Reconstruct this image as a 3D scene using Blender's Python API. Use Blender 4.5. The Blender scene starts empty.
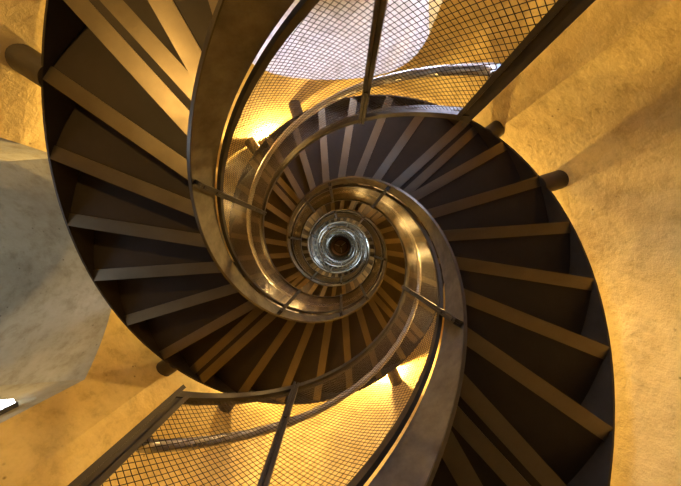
import bpy, bmesh, math, random
from mathutils import Vector
from math import sin, cos, tan, pi, radians as rad, sqrt, tanh, exp
random.seed(7)
S = bpy.context.scene
COL = S.collection
CAM_H = 0.645
Z_TOP = 24.0
RI = 0.85                       # inner radius of the stairs
RO = 2.18 * RI                  # outer radius
SLOPE = 0.8274                  # rise per radian
H0 = 1.788 + CAM_H              # underside of the inner string at angle zero
STEP = 360.0 / 28
RISE = SLOPE * rad(STEP)


def hz(t):                      # underside of the strings at angle t (degrees)
    return H0 + SLOPE * rad(t)


def P(r, t, z):                 # the stairs climb clockwise seen from above
    return (r * cos(rad(t)), -r * sin(rad(t)), z)


# ------------------------------------------------------------------ materials
def new_mat(name):
    m = bpy.data.materials.new(name)
    m.use_nodes = True
    nt = m.node_tree
    return m, nt, nt.nodes['Principled BSDF']


def noise(nt, scale, detail=5, rough=0.6, vec=None):
    n = nt.nodes.new('ShaderNodeTexNoise')
    n.inputs['Scale'].default_value = scale
    n.inputs['Detail'].default_value = detail
    n.inputs['Roughness'].default_value = rough
    if vec:
        nt.links.new(vec, n.inputs['Vector'])
    return n


def ramp(nt, src, stops):
    r = nt.nodes.new('ShaderNodeValToRGB')
    e = r.color_ramp.elements
    while len(e) < len(stops):
        e.new(0.5)
    for k, (p, c) in enumerate(stops):
        e[k].position = p
        e[k].color = (*c, 1)
    nt.links.new(src, r.inputs['Fac'])
    return r


def bump(nt, src, bsdf, strength, dist):
    b = nt.nodes.new('ShaderNodeBump')
    b.inputs['Strength'].default_value = strength
    b.inputs['Distance'].default_value = dist
    nt.links.new(src, b.inputs['Height'])
    nt.links.new(b.outputs['Normal'], bsdf.inputs['Normal'])


def metal(name, c0, c1, metallic, r0, r1, scale=6, bmp=0.05):
    m, nt, b = new_mat(name)
    tc = nt.nodes.new('ShaderNodeTexCoord')
    n = noise(nt, scale, 6, 0.65, tc.outputs['Object'])
    nt.links.new(ramp(nt, n.outputs['Fac'], [(0.3, c0), (0.7, c1)]).outputs['Color'], b.inputs['Base Color'])
    b.inputs['Metallic'].default_value = metallic
    n2 = noise(nt, scale * 3, 4, 0.6, tc.outputs['Object'])
    mr = nt.nodes.new('ShaderNodeMapRange')
    mr.inputs['From Min'].default_value = 0.3
    mr.inputs['From Max'].default_value = 0.7
    mr.inputs['To Min'].default_value = r0
    mr.inputs['To Max'].default_value = r1
    nt.links.new(n2.outputs['Fac'], mr.inputs['Value'])
    nt.links.new(mr.outputs['Result'], b.inputs['Roughness'])
    if bmp:
        bump(nt, n2.outputs['Fac'], b, bmp, 0.01)
    return m


def plaster(name, ca, cb, cc):
    m, nt, b = new_mat(name)
    tc = nt.nodes.new('ShaderNodeTexCoord')
    o = tc.outputs['Object']
    big = noise(nt, 1.3, 6, 0.62, o)
    fine = noise(nt, 9, 8, 0.7, o)
    pits = nt.nodes.new('ShaderNodeTexVoronoi')
    pits.inputs['Scale'].default_value = 13
    nt.links.new(o, pits.inputs['Vector'])
    c1 = ramp(nt, big.outputs['Fac'], [(0.3, ca), (0.5, cb), (0.7, cc)])
    c2 = ramp(nt, fine.outputs['Fac'], [(0.32, (0.60, 0.56, 0.48)), (0.5, (0.92, 0.91, 0.88)), (0.62, (1, 1, 1))])
    mx = nt.nodes.new('ShaderNodeMixRGB')
    mx.blend_type = 'MULTIPLY'
    mx.inputs['Fac'].default_value = 0.75
    nt.links.new(c1.outputs['Color'], mx.inputs['Color1'])
    nt.links.new(c2.outputs['Color'], mx.inputs['Color2'])
    pr = ramp(nt, pits.outputs['Distance'], [(0.05, (0.45, 0.40, 0.33)), (0.13, (1, 1, 1))])
    msk = ramp(nt, noise(nt, 5, 3, 0.5, o).outputs['Fac'], [(0.5, (0, 0, 0)), (0.62, (1, 1, 1))])
    mx2 = nt.nodes.new('ShaderNodeMixRGB')
    mx2.blend_type = 'MULTIPLY'
    nt.links.new(msk.outputs['Color'], mx2.inputs['Fac'])
    nt.links.new(mx.outputs['Color'], mx2.inputs['Color1'])
    nt.links.new(pr.outputs['Color'], mx2.inputs['Color2'])
    nt.links.new(mx2.outputs['Color'], b.inputs['Base Color'])
    b.inputs['Roughness'].default_value = 0.9
    b.inputs['Specular IOR Level'].default_value = 0.2
    ad = nt.nodes.new('ShaderNodeMath')
    ad.operation = 'ADD'
    nt.links.new(fine.outputs['Fac'], ad.inputs[0])
    nt.links.new(big.outputs['Fac'], ad.inputs[1])
    bump(nt, ad.outputs[0], b, 0.5, 0.02)
    return m


def emission(name, col, strength):
    m, nt, b = new_mat(name)
    b.inputs['Base Color'].default_value = (*col, 1)
    b.inputs['Emission Color'].default_value = (*col, 1)
    b.inputs['Emission Strength'].default_value = strength
    return m


M_PLASTER = plaster('ochre_plaster', (0.56, 0.40, 0.14), (0.68, 0.505, 0.19), (0.73, 0.57, 0.24))
M_DAYLIT_GREY = plaster('daylit_grey_plaster', (0.36, 0.32, 0.22), (0.46, 0.42, 0.29), (0.52, 0.48, 0.34))  # daylight greying the ochre plaster is put into this base colour
M_DAYLIT_PALE = plaster('daylit_pale_plaster', (0.66, 0.62, 0.56), (0.72, 0.68, 0.63), (0.76, 0.73, 0.69))  # pale tone stands in for daylight on the ochre soffit
M_STRING = metal('bronze_brown_steel', (0.085, 0.073, 0.055), (0.17, 0.148, 0.113), 0.75, 0.42, 0.64, 7, 0.10)
M_OUTER = metal('dark_brown_steel', (0.035, 0.025, 0.014), (0.055, 0.04, 0.024), 0.3, 0.45, 0.6, 5, 0.05)
M_TREAD = metal('dark_tread_plate', (0.024, 0.0155, 0.0075), (0.033, 0.022, 0.011), 0.0, 0.5, 0.65, 3, 0.03)
M_TREAD.node_tree.nodes['Principled BSDF'].inputs['Specular IOR Level'].default_value = 0.15
M_OUTER.node_tree.nodes['Principled BSDF'].inputs['Specular IOR Level'].default_value = 0.2
M_RISER = metal('brushed_brown_steel', (0.115, 0.088, 0.054), (0.155, 0.122, 0.077), 1.0, 0.36, 0.46, 3, 0.02)
M_RAIL = metal('waxed_grey_steel', (0.05, 0.041, 0.029), (0.08, 0.067, 0.05), 0.7, 0.32, 0.45, 8, 0.04)
M_HAND = metal('polished_steel', (0.46, 0.40, 0.32), (0.55, 0.49, 0.40), 0.6, 0.3, 0.4, 10, 0)
M_WIRE = metal('bronze_wire', (0.05, 0.037, 0.022), (0.078, 0.058, 0.035), 0.7, 0.4, 0.5, 20, 0)
M_TUBE = metal('dark_brown_tube', (0.05, 0.036, 0.02), (0.075, 0.055, 0.032), 0.3, 0.45, 0.6, 5, 0.04)
M_WFRAME = metal('window_steel', (0.05, 0.05, 0.05), (0.07, 0.07, 0.07), 0.4, 0.4, 0.5, 8, 0)
M_DAY = emission('daylight_pane', (0.68, 0.80, 1.0), 6.5)
M_BULB = emission('warm_bulb', (1.0, 0.62, 0.22), 30.0)
M_CEIL = metal('brown_ceiling', (0.10, 0.055, 0.03), (0.16, 0.09, 0.05), 0.0, 0.7, 0.9, 3, 0.1)


def floor_mat():
    m, nt, b = new_mat('stone_flags')
    tc = nt.nodes.new('ShaderNodeTexCoord')
    br = nt.nodes.new('ShaderNodeTexBrick')
    br.inputs['Scale'].default_value = 1.6
    br.inputs['Color1'].default_value = (0.30, 0.25, 0.18, 1)
    br.inputs['Color2'].default_value = (0.24, 0.20, 0.15, 1)
    br.inputs['Mortar'].default_value = (0.10, 0.08, 0.06, 1)
    br.inputs['Mortar Size'].default_value = 0.012
    nt.links.new(tc.outputs['Object'], br.inputs['Vector'])
    nt.links.new(br.outputs['Color'], b.inputs['Base Color'])
    b.inputs['Roughness'].default_value = 0.6
    return m


M_FLOOR = floor_mat()


# ------------------------------------------------------------------ mesh building
class MB:
    def __init__(self):
        self.v, self.f = [], []

    def add(self, vs, fs):
        o = len(self.v)
        self.v += vs
        self.f += [tuple(i + o for i in f) for f in fs]

    def loft(self, rings, cap=True, closed=True):
        n = len(rings[0])
        vs = [p for r in rings for p in r]
        fs = []
        for i in range(len(rings) - 1):
            for j in range(n if closed else n - 1):
                a, b = i * n + j, i * n + (j + 1) % n
                fs.append((a, b, b + n, a + n))
        if cap:
            fs.append(tuple(range(n))[::-1])
            fs.append(tuple((len(rings) - 1) * n + j for j in range(n)))
        self.add(vs, fs)

    def prism(self, poly, z0, z1):
        self.loft([[(x, y, z0) for x, y in poly], [(x, y, z1) for x, y in poly]])

    def tube(self, pts, r, n=8, cap=True):
        rings = []
        m = len(pts)
        for i, p in enumerate(pts):
            a, b = pts[max(i - 1, 0)], pts[min(i + 1, m - 1)]
            d = [b[k] - a[k] for k in range(3)]
            L = sqrt(sum(x * x for x in d)) or 1
            d = [x / L for x in d]
            up = (0, 0, 1) if abs(d[2]) < 0.95 else (1, 0, 0)
            u = (d[1] * up[2] - d[2] * up[1], d[2] * up[0] - d[0] * up[2], d[0] * up[1] - d[1] * up[0])
            L = sqrt(sum(x * x for x in u))
            u = [x / L for x in u]
            w = (d[1] * u[2] - d[2] * u[1], d[2] * u[0] - d[0] * u[2], d[0] * u[1] - d[1] * u[0])
            rings.append([tuple(p[k] + r * (cos(2 * pi * j / n) * u[k] + sin(2 * pi * j / n) * w[k]) for k in range(3)) for j in range(n)])
        self.loft(rings, cap)

    def helix(self, prof, t0, t1, step=3.0, zmin=None):
        """sweep a closed profile of (radius, height above string line) along the helix"""
        n = max(1, round((t1 - t0) / step))
        rings = []
        for i in range(n + 1):
            t = t0 + (t1 - t0) * i / n
            z = hz(t)
            rings.append([P(r, t, z + h if zmin is None else max(z + h, zmin + 0.0002 * j)) for j, (r, h) in enumerate(prof)])
        self.loft(rings)

    def box_at(self, r0, r1, t, half, z0, z1):
        """upright bar at angle t: radial r0..r1, tangential +-half"""
        e = (cos(rad(t)), -sin(rad(t)))
        q = (-sin(rad(t)), -cos(rad(t)))
        poly = [(e[0] * r + q[0] * s, e[1] * r + q[1] * s) for r, s in ((r0, -half), (r1, -half), (r1, half), (r0, half))]
        self.prism(poly, z0, z1)

    def build(self, name, mat, parent=None, smooth=None, recalc=True):
        me = bpy.data.meshes.new(name)
        me.from_pydata(self.v, [], self.f)
        if recalc:
            bm = bmesh.new()
            bm.from_mesh(me)
            bmesh.ops.recalc_face_normals(bm, faces=bm.faces)
            bm.to_mesh(me)
            bm.free()
        me.materials.append(mat)
        if smooth:
            me.shade_smooth()
            me.set_sharp_from_angle(angle=rad(smooth))
        o = bpy.data.objects.new(name, me)
        COL.objects.link(o)
        if parent:
            o.parent = parent
        return o


def tag(o, label=None, cat=None, group=None, kind=None):
    for k, v in (('label', label), ('category', cat), ('group', group), ('kind', kind)):
        if v:
            o[k] = v
    return o


def empty(name, loc=(0, 0, 0), rz=0.0):
    o = bpy.data.objects.new(name, None)
    o.location = loc
    o.rotation_euler = (0, 0, rz)
    o.empty_display_size = 0.2
    COL.objects.link(o)
    return o


# ------------------------------------------------------------------ the staircase (built once)
T_START, K0, K1 = -178.0, -14, 111
T_END = 1425.0
POSTS = [-135, -104, -28, 49, 95, 122, 167, 229, 275, 335, 380, 430, 480, 530, 580]
while POSTS[-1] + 55 < T_END - 5:
    POSTS.append(POSTS[-1] + 55)
RG = 0.97 * RI                  # the guard stands just inside the string
G_BOT, G_TOP = 0.285, 1.215


def make_stair():
    root = empty('spiral_staircase')
    # inner string with a thin lip at the lower edge
    b = MB()
    b.helix([(RI - 0.006, 0), (RI + 0.008, 0), (RI + 0.008, 0.262), (RI - 0.006, 0.262)], T_START, T_END, 3, 0.001)
    st = b.build('inner_stringer', M_STRING, root, 40)
    b = MB()
    b.helix([(RI - 0.010, -0.004), (RI + 0.010, -0.004), (RI + 0.010, 0.004), (RI - 0.010, 0.004)], T_START, T_END, 3, 0.001)
    b.build('edge_strip', M_RAIL, st, 40)
    b = MB()
    b.helix([(RO - 0.006, 0.070), (RO + 0.008, 0.070), (RO + 0.008, 0.33), (RO - 0.006, 0.33)], T_START, T_END, 3, 0.001)
    b.build('outer_stringer', M_OUTER, root, 40)

    # treads and risers: local frame has the step's radial line along +x, climbing towards -y
    ri, ro = RI + 0.008, RO - 0.006

    def end(r, off):
        return (sqrt(r * r - off * off), -off)

    def strip(b0, b1):
        n = 6
        a0, a1 = math.asin(b0 / ro), math.asin(b1 / ro)
        c0, c1 = math.asin(b0 / ri), math.asin(b1 / ri)
        outer = [(ro * cos(a0 + (a1 - a0) * i / n), -ro * sin(a0 + (a1 - a0) * i / n)) for i in range(n + 1)]
        inner = [(ri * cos(c1 + (c0 - c1) * i / n), -ri * sin(c1 + (c0 - c1) * i / n)) for i in range(n + 1)]
        return outer + inner
    OFF0, OFF1 = 0.018, 0.106
    tb = MB()
    sa = rad(STEP)
    z = RISE + 0.0085
    n = 10
    o0, o1 = math.asin(0.097 / ro), sa + math.asin(OFF1 / ro)
    i0, i1 = math.asin(0.097 / ri), sa + math.asin(OFF1 / ri)
    poly = [(ro * cos(o0 + (o1 - o0) * i / n), -ro * sin(o0 + (o1 - o0) * i / n)) for i in range(n + 1)]
    poly += [(ri * cos(i1 + (i0 - i1) * i / n), -ri * sin(i1 + (i0 - i1) * i / n)) for i in range(n + 1)]
    tb.prism(poly, z, z + 0.012)
    rb = MB()
    rb.prism(strip(OFF0, OFF1), 0, 0.008)
    rb.prism(strip(0.098, OFF1), 0.008, RISE + 0.008)
    tread = tb.build('tread', M_TREAD)
    riser = rb.build('riser', M_RISER)
    tm, rm = tread.data, riser.data
    bpy.data.objects.remove(tread)
    bpy.data.objects.remove(riser)

    def place(k):
        th0 = 3.84 + STEP * k
        return -rad(th0), hz(7.2 + STEP * k) + 0.066

    for k in range(K0, K0 + 100):
        rz, zz = place(k)
        t = bpy.data.objects.new('tread', tm)
        COL.objects.link(t)
        t.parent = root
        t.location = (0, 0, zz)
        t.rotation_euler = (0, 0, rz)
        r = bpy.data.objects.new('riser', rm)
        COL.objects.link(r)
        r.parent = t
    far_t, far_r = MB(), MB()
    for k in range(K0 + 100, K1 + 1):
        rz, zz = place(k)
        for src, dst in ((tb, far_t), (rb, far_r)):
            c, s = cos(rz), sin(rz)
            dst.add([(c * x - s * y, s * x + c * y, q + zz) for x, y, q in src.v], src.f)
    tag(far_t.build('tread', M_TREAD, root), kind='stuff')
    tag(far_r.build('riser', M_RISER, root), kind='stuff')
    # where the quarter-turn sections are bolted together: a second flange beside the riser
    for k in range(-11, K1 + 1, 7):
        th0 = 3.84 + STEP * k
        b = MB()
        zz = hz(7.2 + STEP * k) + 0.066
        b.prism(strip(-0.105, -0.022), 0, 0.010)
        b.prism(strip(-0.030, -0.022), 0.010, RISE * 0.55)
        o = b.build('joint_flange', M_RISER, root)
        o.location = (0, 0, zz)
        o.rotation_euler = (0, 0, -rad(th0))

    # guard: top and bottom rails, posts, mesh panels
    g0 = POSTS[0]
    b = MB()
    b.helix([(RG - 0.020, G_TOP - 0.028), (RG + 0.020, G_TOP - 0.028), (RG + 0.020, G_TOP + 0.012), (RG - 0.020, G_TOP + 0.012)], g0 - 2.2, T_END, 3)
    b.helix([(RG - 0.014, G_BOT - 0.012), (RG + 0.012, G_BOT - 0.012), (RG + 0.012, G_BOT + 0.030), (RG - 0.014, G_BOT + 0.030)], g0, T_END, 3)
    guard = b.build('guard_rail', M_RAIL, root, 40)
    for i, t in enumerate(POSTS):
        b = MB()
        z0 = hz(t)
        if i == 0:
            b.box_at(RG - 0.030, RG + 0.020, t - 1.9, 0.009, max(z0 - 0.02, 0.0), z0 + G_TOP + 0.008)
            b.box_at(RG - 0.016, RG + 0.012, t - 0.5, 0.013, max(z0, 0.0), z0 + G_TOP)
            b.box_at(RG - 0.030, RG + 0.020, t + 0.9, 0.009, max(z0, 0.0), z0 + G_TOP + 0.006)
        else:
            b.box_at(RG - 0.034, RG + 0.012, t - 0.75, 0.0075, z0 + 0.015, z0 + G_TOP + 0.010)
            b.box_at(RG - 0.034, RG + 0.012, t + 0.75, 0.0075, z0 + 0.015, z0 + G_TOP + 0.010)
            b.box_at(RG - 0.024, RG + 0.004, t, 0.006, z0 + 0.03, z0 + G_TOP)
        po = b.build('post', M_RAIL, guard)
        if 0 < i < 14:
            for dz in (0.05, 0.20, 0.92):
                b = MB()
                b.tube([P(RG - 0.040, t, z0 + dz), P(RG - 0.034, t, z0 + dz)], 0.011, 8)
                b.build('bolt', M_RAIL, guard)
    ends = POSTS + [T_END]
    slope = SLOPE / RG
    wa, wb = G_BOT + 0.026, G_TOP - 0.024
    for i in range(len(POSTS)):
        b = MB()
        near = ends[i] < 420
        seg, wr, sides = (0.07, 0.0014, 4) if near else (0.13, 0.0014, 3)
        s0, s1 = rad(ends[i]) * RG, rad(ends[i + 1]) * RG
        s1 += 0.004
        for dz, sp in ((tan(rad(49)), 0.0178), (-tan(rad(25)), 0.0178)):
            dw = dz - slope
            vs = sp * sqrt(1 + dz * dz)             # vertical spacing of this family
            sgn = 1 if dw > 0 else -1
            lo = wa - max(dw * s0, dw * s1)
            hi = wb - min(dw * s0, dw * s1)
            c = math.ceil(lo / vs) * vs
            off = 0.0017 if dz > 0 else -0.0017
            while c < hi:
                a, e = sorted(((wa - c) / dw, (wb - c) / dw))
                a, e = max(a, s0), min(e, s1)
                if e - a > 0.006:
                    m = max(1, math.ceil((e - a) / seg))
                    pts = []
                    for q in range(m + 1):
                        s = a + (e - a) * q / m
                        t = math.degrees(s / RG)
                        pts.append(P(RG + off, t, hz(t) + c + dw * s))
                    b.tube(pts, wr, sides, False)
                c += vs
        b.build('mesh_panel', M_WIRE, guard, recalc=False)

    # handrail on the walking side with a bracket at each post
    RH = 1.06 * RI
    b = MB()
    pts = [P(RH - 0.05, g0 + 1.0, hz(g0 + 1.0) + 1.005), P(RH - 0.015, g0 + 1.6, hz(g0 + 1.6) + 1.01)]
    t = g0 + 3
    while t < T_END:
        pts.append(P(RH, t, hz(t) + 1.02))
        t += 1.5
    b.tube(pts, 0.020, 12)
    hr = b.build('handrail', M_HAND, root, 50)
    for t in POSTS[1:]:
        b = MB()
        z0 = hz(t)
        b.tube([P(RG + 0.004, t, z0 + 0.93), P(RH - 0.01, t, z0 + 0.94), P(RH, t, z0 + 0.965), P(RH, t, z0 + 1.005)], 0.008, 8)
        b.box_at(RG + 0.004, RG + 0.012, t, 0.014, z0 + 0.86, z0 + 0.98)
        b.build('handrail_bracket', M_RAIL, hr)
    return root


def copy_tree(o, parent=None):
    c = o.copy()
    COL.objects.link(c)
    if parent:
        c.parent = parent
    for ch in o.children:
        copy_tree(ch, c)
    return c


# ------------------------------------------------------------------ the round shaft
def R_wall(t):
    return RI * (2.31 + 0.115 * tanh(3.5 * abs(sin(rad(t - 36.3)))))


NICHES = [  # centre angle, half width, springing height, crown height, depth
    (184.0, 23.4, 1.84 + CAM_H, 2.38 + CAM_H, 1.95, 1.0),
    (91.0, 25.0, 2.20 + CAM_H, 3.08 + CAM_H, 1.15, 0.5),
]


def arch_z(nc, t):
    c, hw, zs, zc, d = nc[:5]
    x = (t - c) / hw
    return zs + (zc - zs) * max(0.0, 1 - x * x) ** nc[5]


def deep(nc, t):
    """a point of the recess: jambs run parallel to the recess axis"""
    c, hw, zs, zc, d = nc[:5]
    r = R_wall(t)
    x, y = r * cos(rad(t)), -r * sin(rad(t))
    return (x + d * cos(rad(c)), y - d * sin(rad(c)))


def build_wall():
    b = MB()
    rec = [MB() for _ in NICHES]
    marks = set()
    for nc in NICHES:
        c, hw = nc[0], nc[1]
        for i in range(25):
            marks.add(round(c + hw * -cos(pi * i / 24), 4))
    t = 36.3
    while t < 396.2:
        if not any(abs(t - c) < hw + 0.3 for c, hw, *_ in NICHES):
            marks.add(round(t, 4))
        t += 3.0
    ts = sorted(m if m >= 36.3 else m + 360 for m in marks)
    ts.append(ts[0] + 360)
    for a, e in zip(ts, ts[1:]):
        nc = next((n for n in NICHES if n[0] - n[1] - 0.01 <= a and e <= n[0] + n[1] + 0.01), None)
        za, ze = (arch_z(nc, a), arch_z(nc, e)) if nc else (0.0, 0.0)
        ra, re = R_wall(a), R_wall(e)
        if nc:
            b.add([P(ra, a, za), P(re, e, ze), P(re, e, Z_TOP), P(ra, a, Z_TOP)], [(0, 1, 2, 3)])
            da, de = deep(nc, a), deep(nc, e)
            rec[NICHES.index(nc)].add([P(ra, a, za), P(re, e, ze), (*de, ze), (*da, za)], [(0, 1, 2, 3)])   # soffit
        else:
            b.add([P(ra, a, 0), P(re, e, 0), P(re, e, Z_TOP), P(ra, a, Z_TOP)], [(0, 1, 2, 3)])
    for nc, rb in zip(NICHES, rec):
        c, hw, zs, zc, d = nc[:5]
        for t in (c - hw, c + hw):      # jambs
            q = deep(nc, t)
            r = R_wall(t)
            rb.add([P(r, t, 0), (*q, 0), (*q, zs), P(r, t, zs)], [(0, 1, 2, 3)])
        # back of the recess
        ring, base = [], []
        for i in range(25):
            t = c + hw * -cos(pi * i / 24)
            q = deep(nc, t)
            ring.append((*q, arch_z(nc, t)))
            base.append((*q, 0))
        n = len(ring)
        rb.add(base + ring, [(i, i + 1, n + i + 1, n + i) for i in range(n - 1)])
    for src, name, mat, lab in ((b, 'wall_round', M_PLASTER, 'ochre plastered wall of the round stair tower'),
                                (rec[0], 'wall_recess_left', M_DAYLIT_GREY, 'grey arched recess on the left'),
                                (rec[1], 'wall_recess_top', M_PLASTER, 'pale arched recess at the top')):
        me = bpy.data.meshes.new(name)
        me.from_pydata(src.v, [], src.f)
        bm = bmesh.new()
        bm.from_mesh(me)
        bmesh.ops.remove_doubles(bm, verts=bm.verts, dist=0.0008)
        bmesh.ops.recalc_face_normals(bm, faces=bm.faces)
        bm.to_mesh(me)
        bm.free()
        me.materials.append(mat)
        if src is rec[1]:               # vault faces take the paler plaster with daylight painted in
            me.materials.append(M_DAYLIT_PALE)
            for p in me.polygons:
                if abs(p.normal.z) > 0.05:
                    p.material_index = 1
        me.shade_smooth()
        me.set_sharp_from_angle(angle=rad(12))
        o = bpy.data.objects.new(name, me)
        COL.objects.link(o)
        tag(o, lab, kind='structure')


def window(idx, x, y, rz, z, w, h, cols, rows, mat):
    """casement: +y local points into the tower"""
    f = MB()
    fw, dp = 0.05, 0.06

    def bx(x0, x1, y0, y1, z0, z1):
        f.prism([(x0, y0), (x1, y0), (x1, y1), (x0, y1)], z0, z1)
    bx(-w / 2, -w / 2 + fw, 0, dp, 0, h)
    bx(w / 2 - fw, w / 2, 0, dp, 0, h)
    bx(-w / 2 + fw, w / 2 - fw, 0, dp, 0, fw)
    bx(-w / 2 + fw, w / 2 - fw, 0, dp, h - fw, h)
    for i in range(1, cols):
        xx = -w / 2 + w * i / cols
        bx(xx - 0.014, xx + 0.014, 0.012, 0.05, fw, h - fw)
    for i in range(1, rows):
        zz = h * i / rows
        bx(-w / 2 + fw, w / 2 - fw, 0.014, 0.046, zz - 0.014, zz + 0.014)
    o = f.build('window_%d' % idx, M_WFRAME)
    o.location = (x, y, z)
    o.rotation_euler = (0, 0, rz)
    tag(o, kind='structure')
    p = MB()
    p.prism([(-w / 2 + fw * .8, 0.022), (w / 2 - fw * .8, 0.022), (w / 2 - fw * .8, 0.032), (-w / 2 + fw * .8, 0.032)], fw * .8, h - fw * .8)
    p.build('pane', mat, o)
    return o


def niche_window(idx, nc, w, h, z, mat, shift=0.0):
    c, hw, zs, zc, d = nc[:5]
    back = min(R_wall(c - hw) * cos(rad(hw)), R_wall(c + hw) * cos(rad(hw)))
    # back wall follows the tower's curve; the casement stands just before its middle
    r = R_wall(c) + d - 0.10
    e = (cos(rad(c)), -sin(rad(c)))
    q = (-sin(rad(c)), -cos(rad(c)))
    x, y = e[0] * r + q[0] * shift, e[1] * r + q[1] * shift
    rz = math.atan2(-e[1], -e[0]) - pi / 2
    return window(idx, x, y, rz, z, w, h, 2, 3, mat)


def wall_lamp(t, z, power, label, warm=(1.0, 0.65, 0.22), upward=False):
    root = empty('wall_lamp', P(R_wall(t) + 0.01, t, z), -rad(t) + pi)     # +x points into the shaft
    tag(root, label, 'lamp', 'warm wall lamps up the shaft')
    b = MB()
    b.prism([(0.0, -0.05), (0.018, -0.05), (0.018, 0.05), (0.0, 0.05)], -0.10, 0.04)
    b.build('back_plate', M_TUBE, root)
    b = MB()
    prof = [(0.015, 0.02), (0.045, 0.005), (0.062, -0.05), (0.064, -0.08), (0.058, -0.08), (0.054, -0.05), (0.036, -0.002), (0.006, 0.005)]
    up = -1 if upward else 1
    cx = 0.018 + 0.066
    rings = [[(cx + r * cos(2 * pi * j / 16), r * sin(2 * pi * j / 16), zz * up) for j in range(16)] for r, zz in prof]
    b.loft(rings)
    b.build('shade', M_TUBE, root, 40)
    b = MB()
    rings = [[(cx + 0.022 * sin(pi * i / 6) * cos(2 * pi * j / 10) + 0.0005 * cos(j), 0.022 * sin(pi * i / 6) * sin(2 * pi * j / 10) + 0.0005 * sin(j), up * (-0.035 - 0.03 * cos(pi * i / 6))) for j in range(10)] for i in range(7)]
    b.loft(rings)
    b.build('bulb', M_BULB, root, 60)
    ld = bpy.data.lights.new('lamp_light', 'SPOT')
    ld.energy = power
    ld.color = warm
    ld.shadow_soft_size = 0.04
    ld.spot_size = rad(165)
    ld.spot_blend = 0.5
    lo = bpy.data.objects.new('lamp_light', ld)
    COL.objects.link(lo)
    lo.parent = root
    lo.location = (cx, 0, -0.085 * up)
    if upward:
        lo.rotation_euler = (pi, 0, 0)
    return root


# ------------------------------------------------------------------ put it together
def tubes(root, spec, world_off):
    for t in spec:                              # t: angle in the staircase's own frame
        b = MB()
        z = hz(t) + 0.135
        r1 = R_wall(t + world_off) + 0.03
        b.tube([P(RO - 0.004, t, z), P((RO + r1) / 2, t, z), P(r1, t, z)], 0.082, 24)
        b.build('support_tube', M_TUBE, root, 40)


stair_b = make_stair()
stair_a = copy_tree(stair_b)
stair_a.rotation_euler = (0, 0, pi)
tag(stair_b, 'brown steel spiral staircase whose mesh guard starts at the lower left', 'staircase')
tag(stair_a, 'brown steel spiral staircase whose mesh guard starts at the upper right', 'staircase')
far = [t for t in range(190, 1400, 45)]
tubes(stair_b, [-75, 17.5, 36.6, 106, 129] + far, 0)
tubes(stair_a, [-75, -32.5, 35, 55, 114.5] + far, 180)

build_wall()
b = MB()
n = 72
circ = [(R_wall(360 * i / n) * cos(rad(360 * i / n)), -R_wall(360 * i / n) * sin(rad(360 * i / n))) for i in range(n)]
fl = [(x * 1.9, y * 1.9) for x, y in circ]
b.prism(fl, -0.15, 0.0)
tag(b.build('floor', M_FLOOR), kind='structure')
b = MB()
b.prism([(x * 1.03, y * 1.03) for x, y in circ], Z_TOP - 0.02, Z_TOP + 0.15)
tag(b.build('ceiling', M_CEIL), kind='structure')
# a ring with three spokes under the ceiling
ring = empty('ceiling_ring', (0, 0, Z_TOP - 0.08))
tag(ring, 'small dark round fitting with three spokes at the top centre of the shaft', 'ceiling fitting')
b = MB()
pts = [(0.62 * cos(2 * pi * i / 40), 0.62 * sin(2 * pi * i / 40), 0) for i in range(40)]
rings = [[((0.62 + 0.05 * cos(a)) * cos(2 * pi * i / 40), (0.62 + 0.05 * cos(a)) * sin(2 * pi * i / 40), 0.05 * sin(a)) for a in (k * pi / 4 for k in range(8))] for i in range(41)]
b.loft(rings, False)
b.build('rim', M_OUTER, ring, 50)
for a in (80, 200, 320):
    b = MB()
    b.tube([(0.08 * cos(rad(a)), 0.08 * sin(rad(a)), 0), (0.6 * cos(rad(a)), 0.6 * sin(rad(a)), 0)], 0.03, 8)
    b.build('spoke', M_HAND, ring)
b = MB()
b.tube([(0, 0, -0.05), (0, 0, 0.085)], 0.11, 16)
b.build('hub', M_OUTER, ring, 40)

# windows
M_DAY2 = emission('daylight_pane_bright', (0.62, 0.68, 1.0), 55.0)
M_DAY3 = emission('daylight_pane_high', (0.55, 0.75, 1.0), 150.0)
niche_window(1, NICHES[0], 0.9, 1.5, 0.75, M_DAY)
niche_window(2, NICHES[1], 0.8, 1.2, 1.65, M_DAY2)
for i, (t, z) in enumerate(((20, 9.2), (200, 8.4), (290, 11.6), (110, 12.8), (30, 14.6), (215, 16.5))):
    r = R_wall(t) - 0.075
    e = (cos(rad(t)), -sin(rad(t)))
    window(3 + i, e[0] * r, e[1] * r, math.atan2(-e[1], -e[0]) - pi / 2, z, 0.7, 1.3, 2, 3, M_DAY3)

# glazed outer door beside the foot of the left flight
r = R_wall(57) - 0.085
dr = window(9, r * cos(rad(57)), -r * sin(rad(57)), math.atan2(sin(rad(57)), -cos(rad(57))) - pi / 2, 0.02, 0.7, 1.86, 2, 3, emission('daylight_pane_blue', (0.28, 0.48, 1.0), 10.0))
dr.name = 'door_1'
hb = MB()
hb.tube([(-0.35, 0.062, 1.0), (-0.35, 0.10, 1.0), (-0.25, 0.10, 1.0)], 0.009, 8)
hb.build('door_handle', M_HAND, dr)

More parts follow.
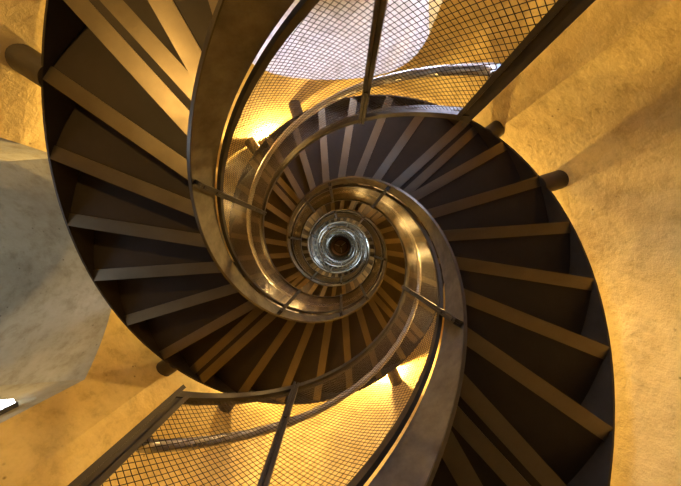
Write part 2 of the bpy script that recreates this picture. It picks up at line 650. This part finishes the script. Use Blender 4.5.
# lamps
LAMPS = [
    (122, 4.05, 560, 'wall lamp above the bright recess at upper left of the well', False),
    (294, 4.05, 800, 'wall lamp behind the guard mesh at lower right of the well', False),
    (225, 3.70, 520, 'wall lamp above the flight at lower left', False),
    (150, 2.60, 260, 'wall lamp above the flight at upper left', False),
    (-25, 2.95, 50, 'wall lamp above the flight on the right', False),
    (10, 3.60, 620, 'wall lamp above the flight at upper right', False),
    (57, 4.15, 300, 'wall lamp above the flight at the top right of the well', False),
    (134, -0.25, 120, 'low wall uplight beneath the flight at upper left', True),
]
for t, h, p, l, up in LAMPS:
    wall_lamp(t, h + CAM_H, p, l, upward=up)
for i, (t, h) in enumerate(((50, 4.6), (230, 4.8), (320, 5.3), (140, 5.5), (60, 6.6), (240, 6.8), (150, 9.5), (330, 10), (80, 17.5), (250, 21))):
    wall_lamp(t, h + CAM_H, 290, 'warm wall lamp high up the shaft behind the stairs', warm=(1.0, 0.76, 0.42), upward=True)

# added unseen uplight, warms the back of the top recess for the step reflections
for t, rr, pw, cone, aim, lab in (
        (102, 2.35, 260, 95, (91, 3.4, 0.7), 'added round floor uplight, out of view, inside the bright recess at the top'),):
    up = empty('added_uplight', P(rr, t, 0.0))
    tag(up, lab, 'lamp')
    b = MB()
    prof = [(0.07, 0.0005), (0.09, 0.0005), (0.088, 0.035), (0.068, 0.045), (0.06, 0.02)]
    b.loft([[(r * cos(2 * pi * j / 24), r * sin(2 * pi * j / 24), z) for j in range(24)] for r, z in prof], False)
    b.build('rim', M_OUTER, up, 40)
    b = MB()
    b.tube([(0, 0, 0.012), (0, 0, 0.020)], 0.062, 24)
    b.build('lens', M_BULB, up, 40)
    ld = bpy.data.lights.new('lamp_light', 'SPOT')
    ld.energy = pw
    ld.color = (1.0, 0.62, 0.2)
    ld.shadow_soft_size = 0.05
    ld.spot_size = rad(cone)
    ld.spot_blend = 0.7
    lo = bpy.data.objects.new('lamp_light', ld)
    COL.objects.link(lo)
    lo.parent = up
    lo.location = (0, 0, 0.06)
    tgt, org = P(aim[1], aim[0], aim[2]), P(rr, t, 0.06)
    lo.rotation_euler = Vector([a - c for a, c in zip(tgt, org)]).to_track_quat('-Z', 'Y').to_euler()

# small white light fitting on the lower jamb of the left recess
c, hw = NICHES[0][:2]
ax = (cos(rad(c)), -sin(rad(c)))
nx, ny = sin(rad(c)), cos(rad(c))               # jamb normal, towards the middle of the recess
r = R_wall(c + hw)
bx_, by_ = r * cos(rad(c + hw)) + 0.19 * ax[0], -r * sin(rad(c + hw)) + 0.19 * ax[1]
if nx * (R_wall(c) * ax[0] - bx_) + ny * (R_wall(c) * ax[1] - by_) < 0:
    nx, ny = -nx, -ny
fit = empty('recess_light', (bx_, by_, 1.50 + CAM_H), math.atan2(ny, nx))      # +x away from the jamb
tag(fit, 'small white light fitting on the side of the grey recess at far left', 'lamp')
b = MB()
b.prism([(0.0, -0.09), (0.03, -0.09), (0.03, 0.09), (0.0, 0.09)], -0.042, 0.042)
b.build('housing', M_WFRAME, fit)
b = MB()
b.prism([(0.03, -0.08), (0.05, -0.07), (0.05, 0.07), (0.03, 0.08)], -0.035, 0.035)
b.build('lens', emission('white_lens', (0.85, 0.93, 1.0), 25.0), fit)
b = MB()
b.tube([(0.05, -0.085, 0.0), (0.062, -0.085, 0.0), (0.062, 0.085, 0.0), (0.05, 0.085, 0.0)], 0.004, 6)
b.build('guard_bar', M_WFRAME, fit)

# ------------------------------------------------------------------ world, camera, view
w = bpy.data.worlds.new('World')
S.world = w
w.use_nodes = True
w.node_tree.nodes['Background'].inputs['Color'].default_value = (0.5, 0.6, 0.8, 1)
w.node_tree.nodes['Background'].inputs['Strength'].default_value = 0.02

cd = bpy.data.cameras.new('camera')
cd.sensor_fit = 'HORIZONTAL'
cd.sensor_width = 36.0
cd.lens = 253.8 * 36 / 681
cd.shift_x = -(341.47 - 340.5) / 681
cd.shift_y = (245.96 - 243.0) / 681
cd.clip_start = 0.02
co = bpy.data.objects.new('camera', cd)
COL.objects.link(co)
co.location = (0.0886 * RI, -0.0494 * RI, CAM_H)
co.rotation_euler = (pi, 0, 0)
S.camera = co

S.view_settings.view_transform = 'Standard'
S.view_settings.look = 'None'
S.view_settings.gamma = 1
S.view_settings.exposure = -0.5
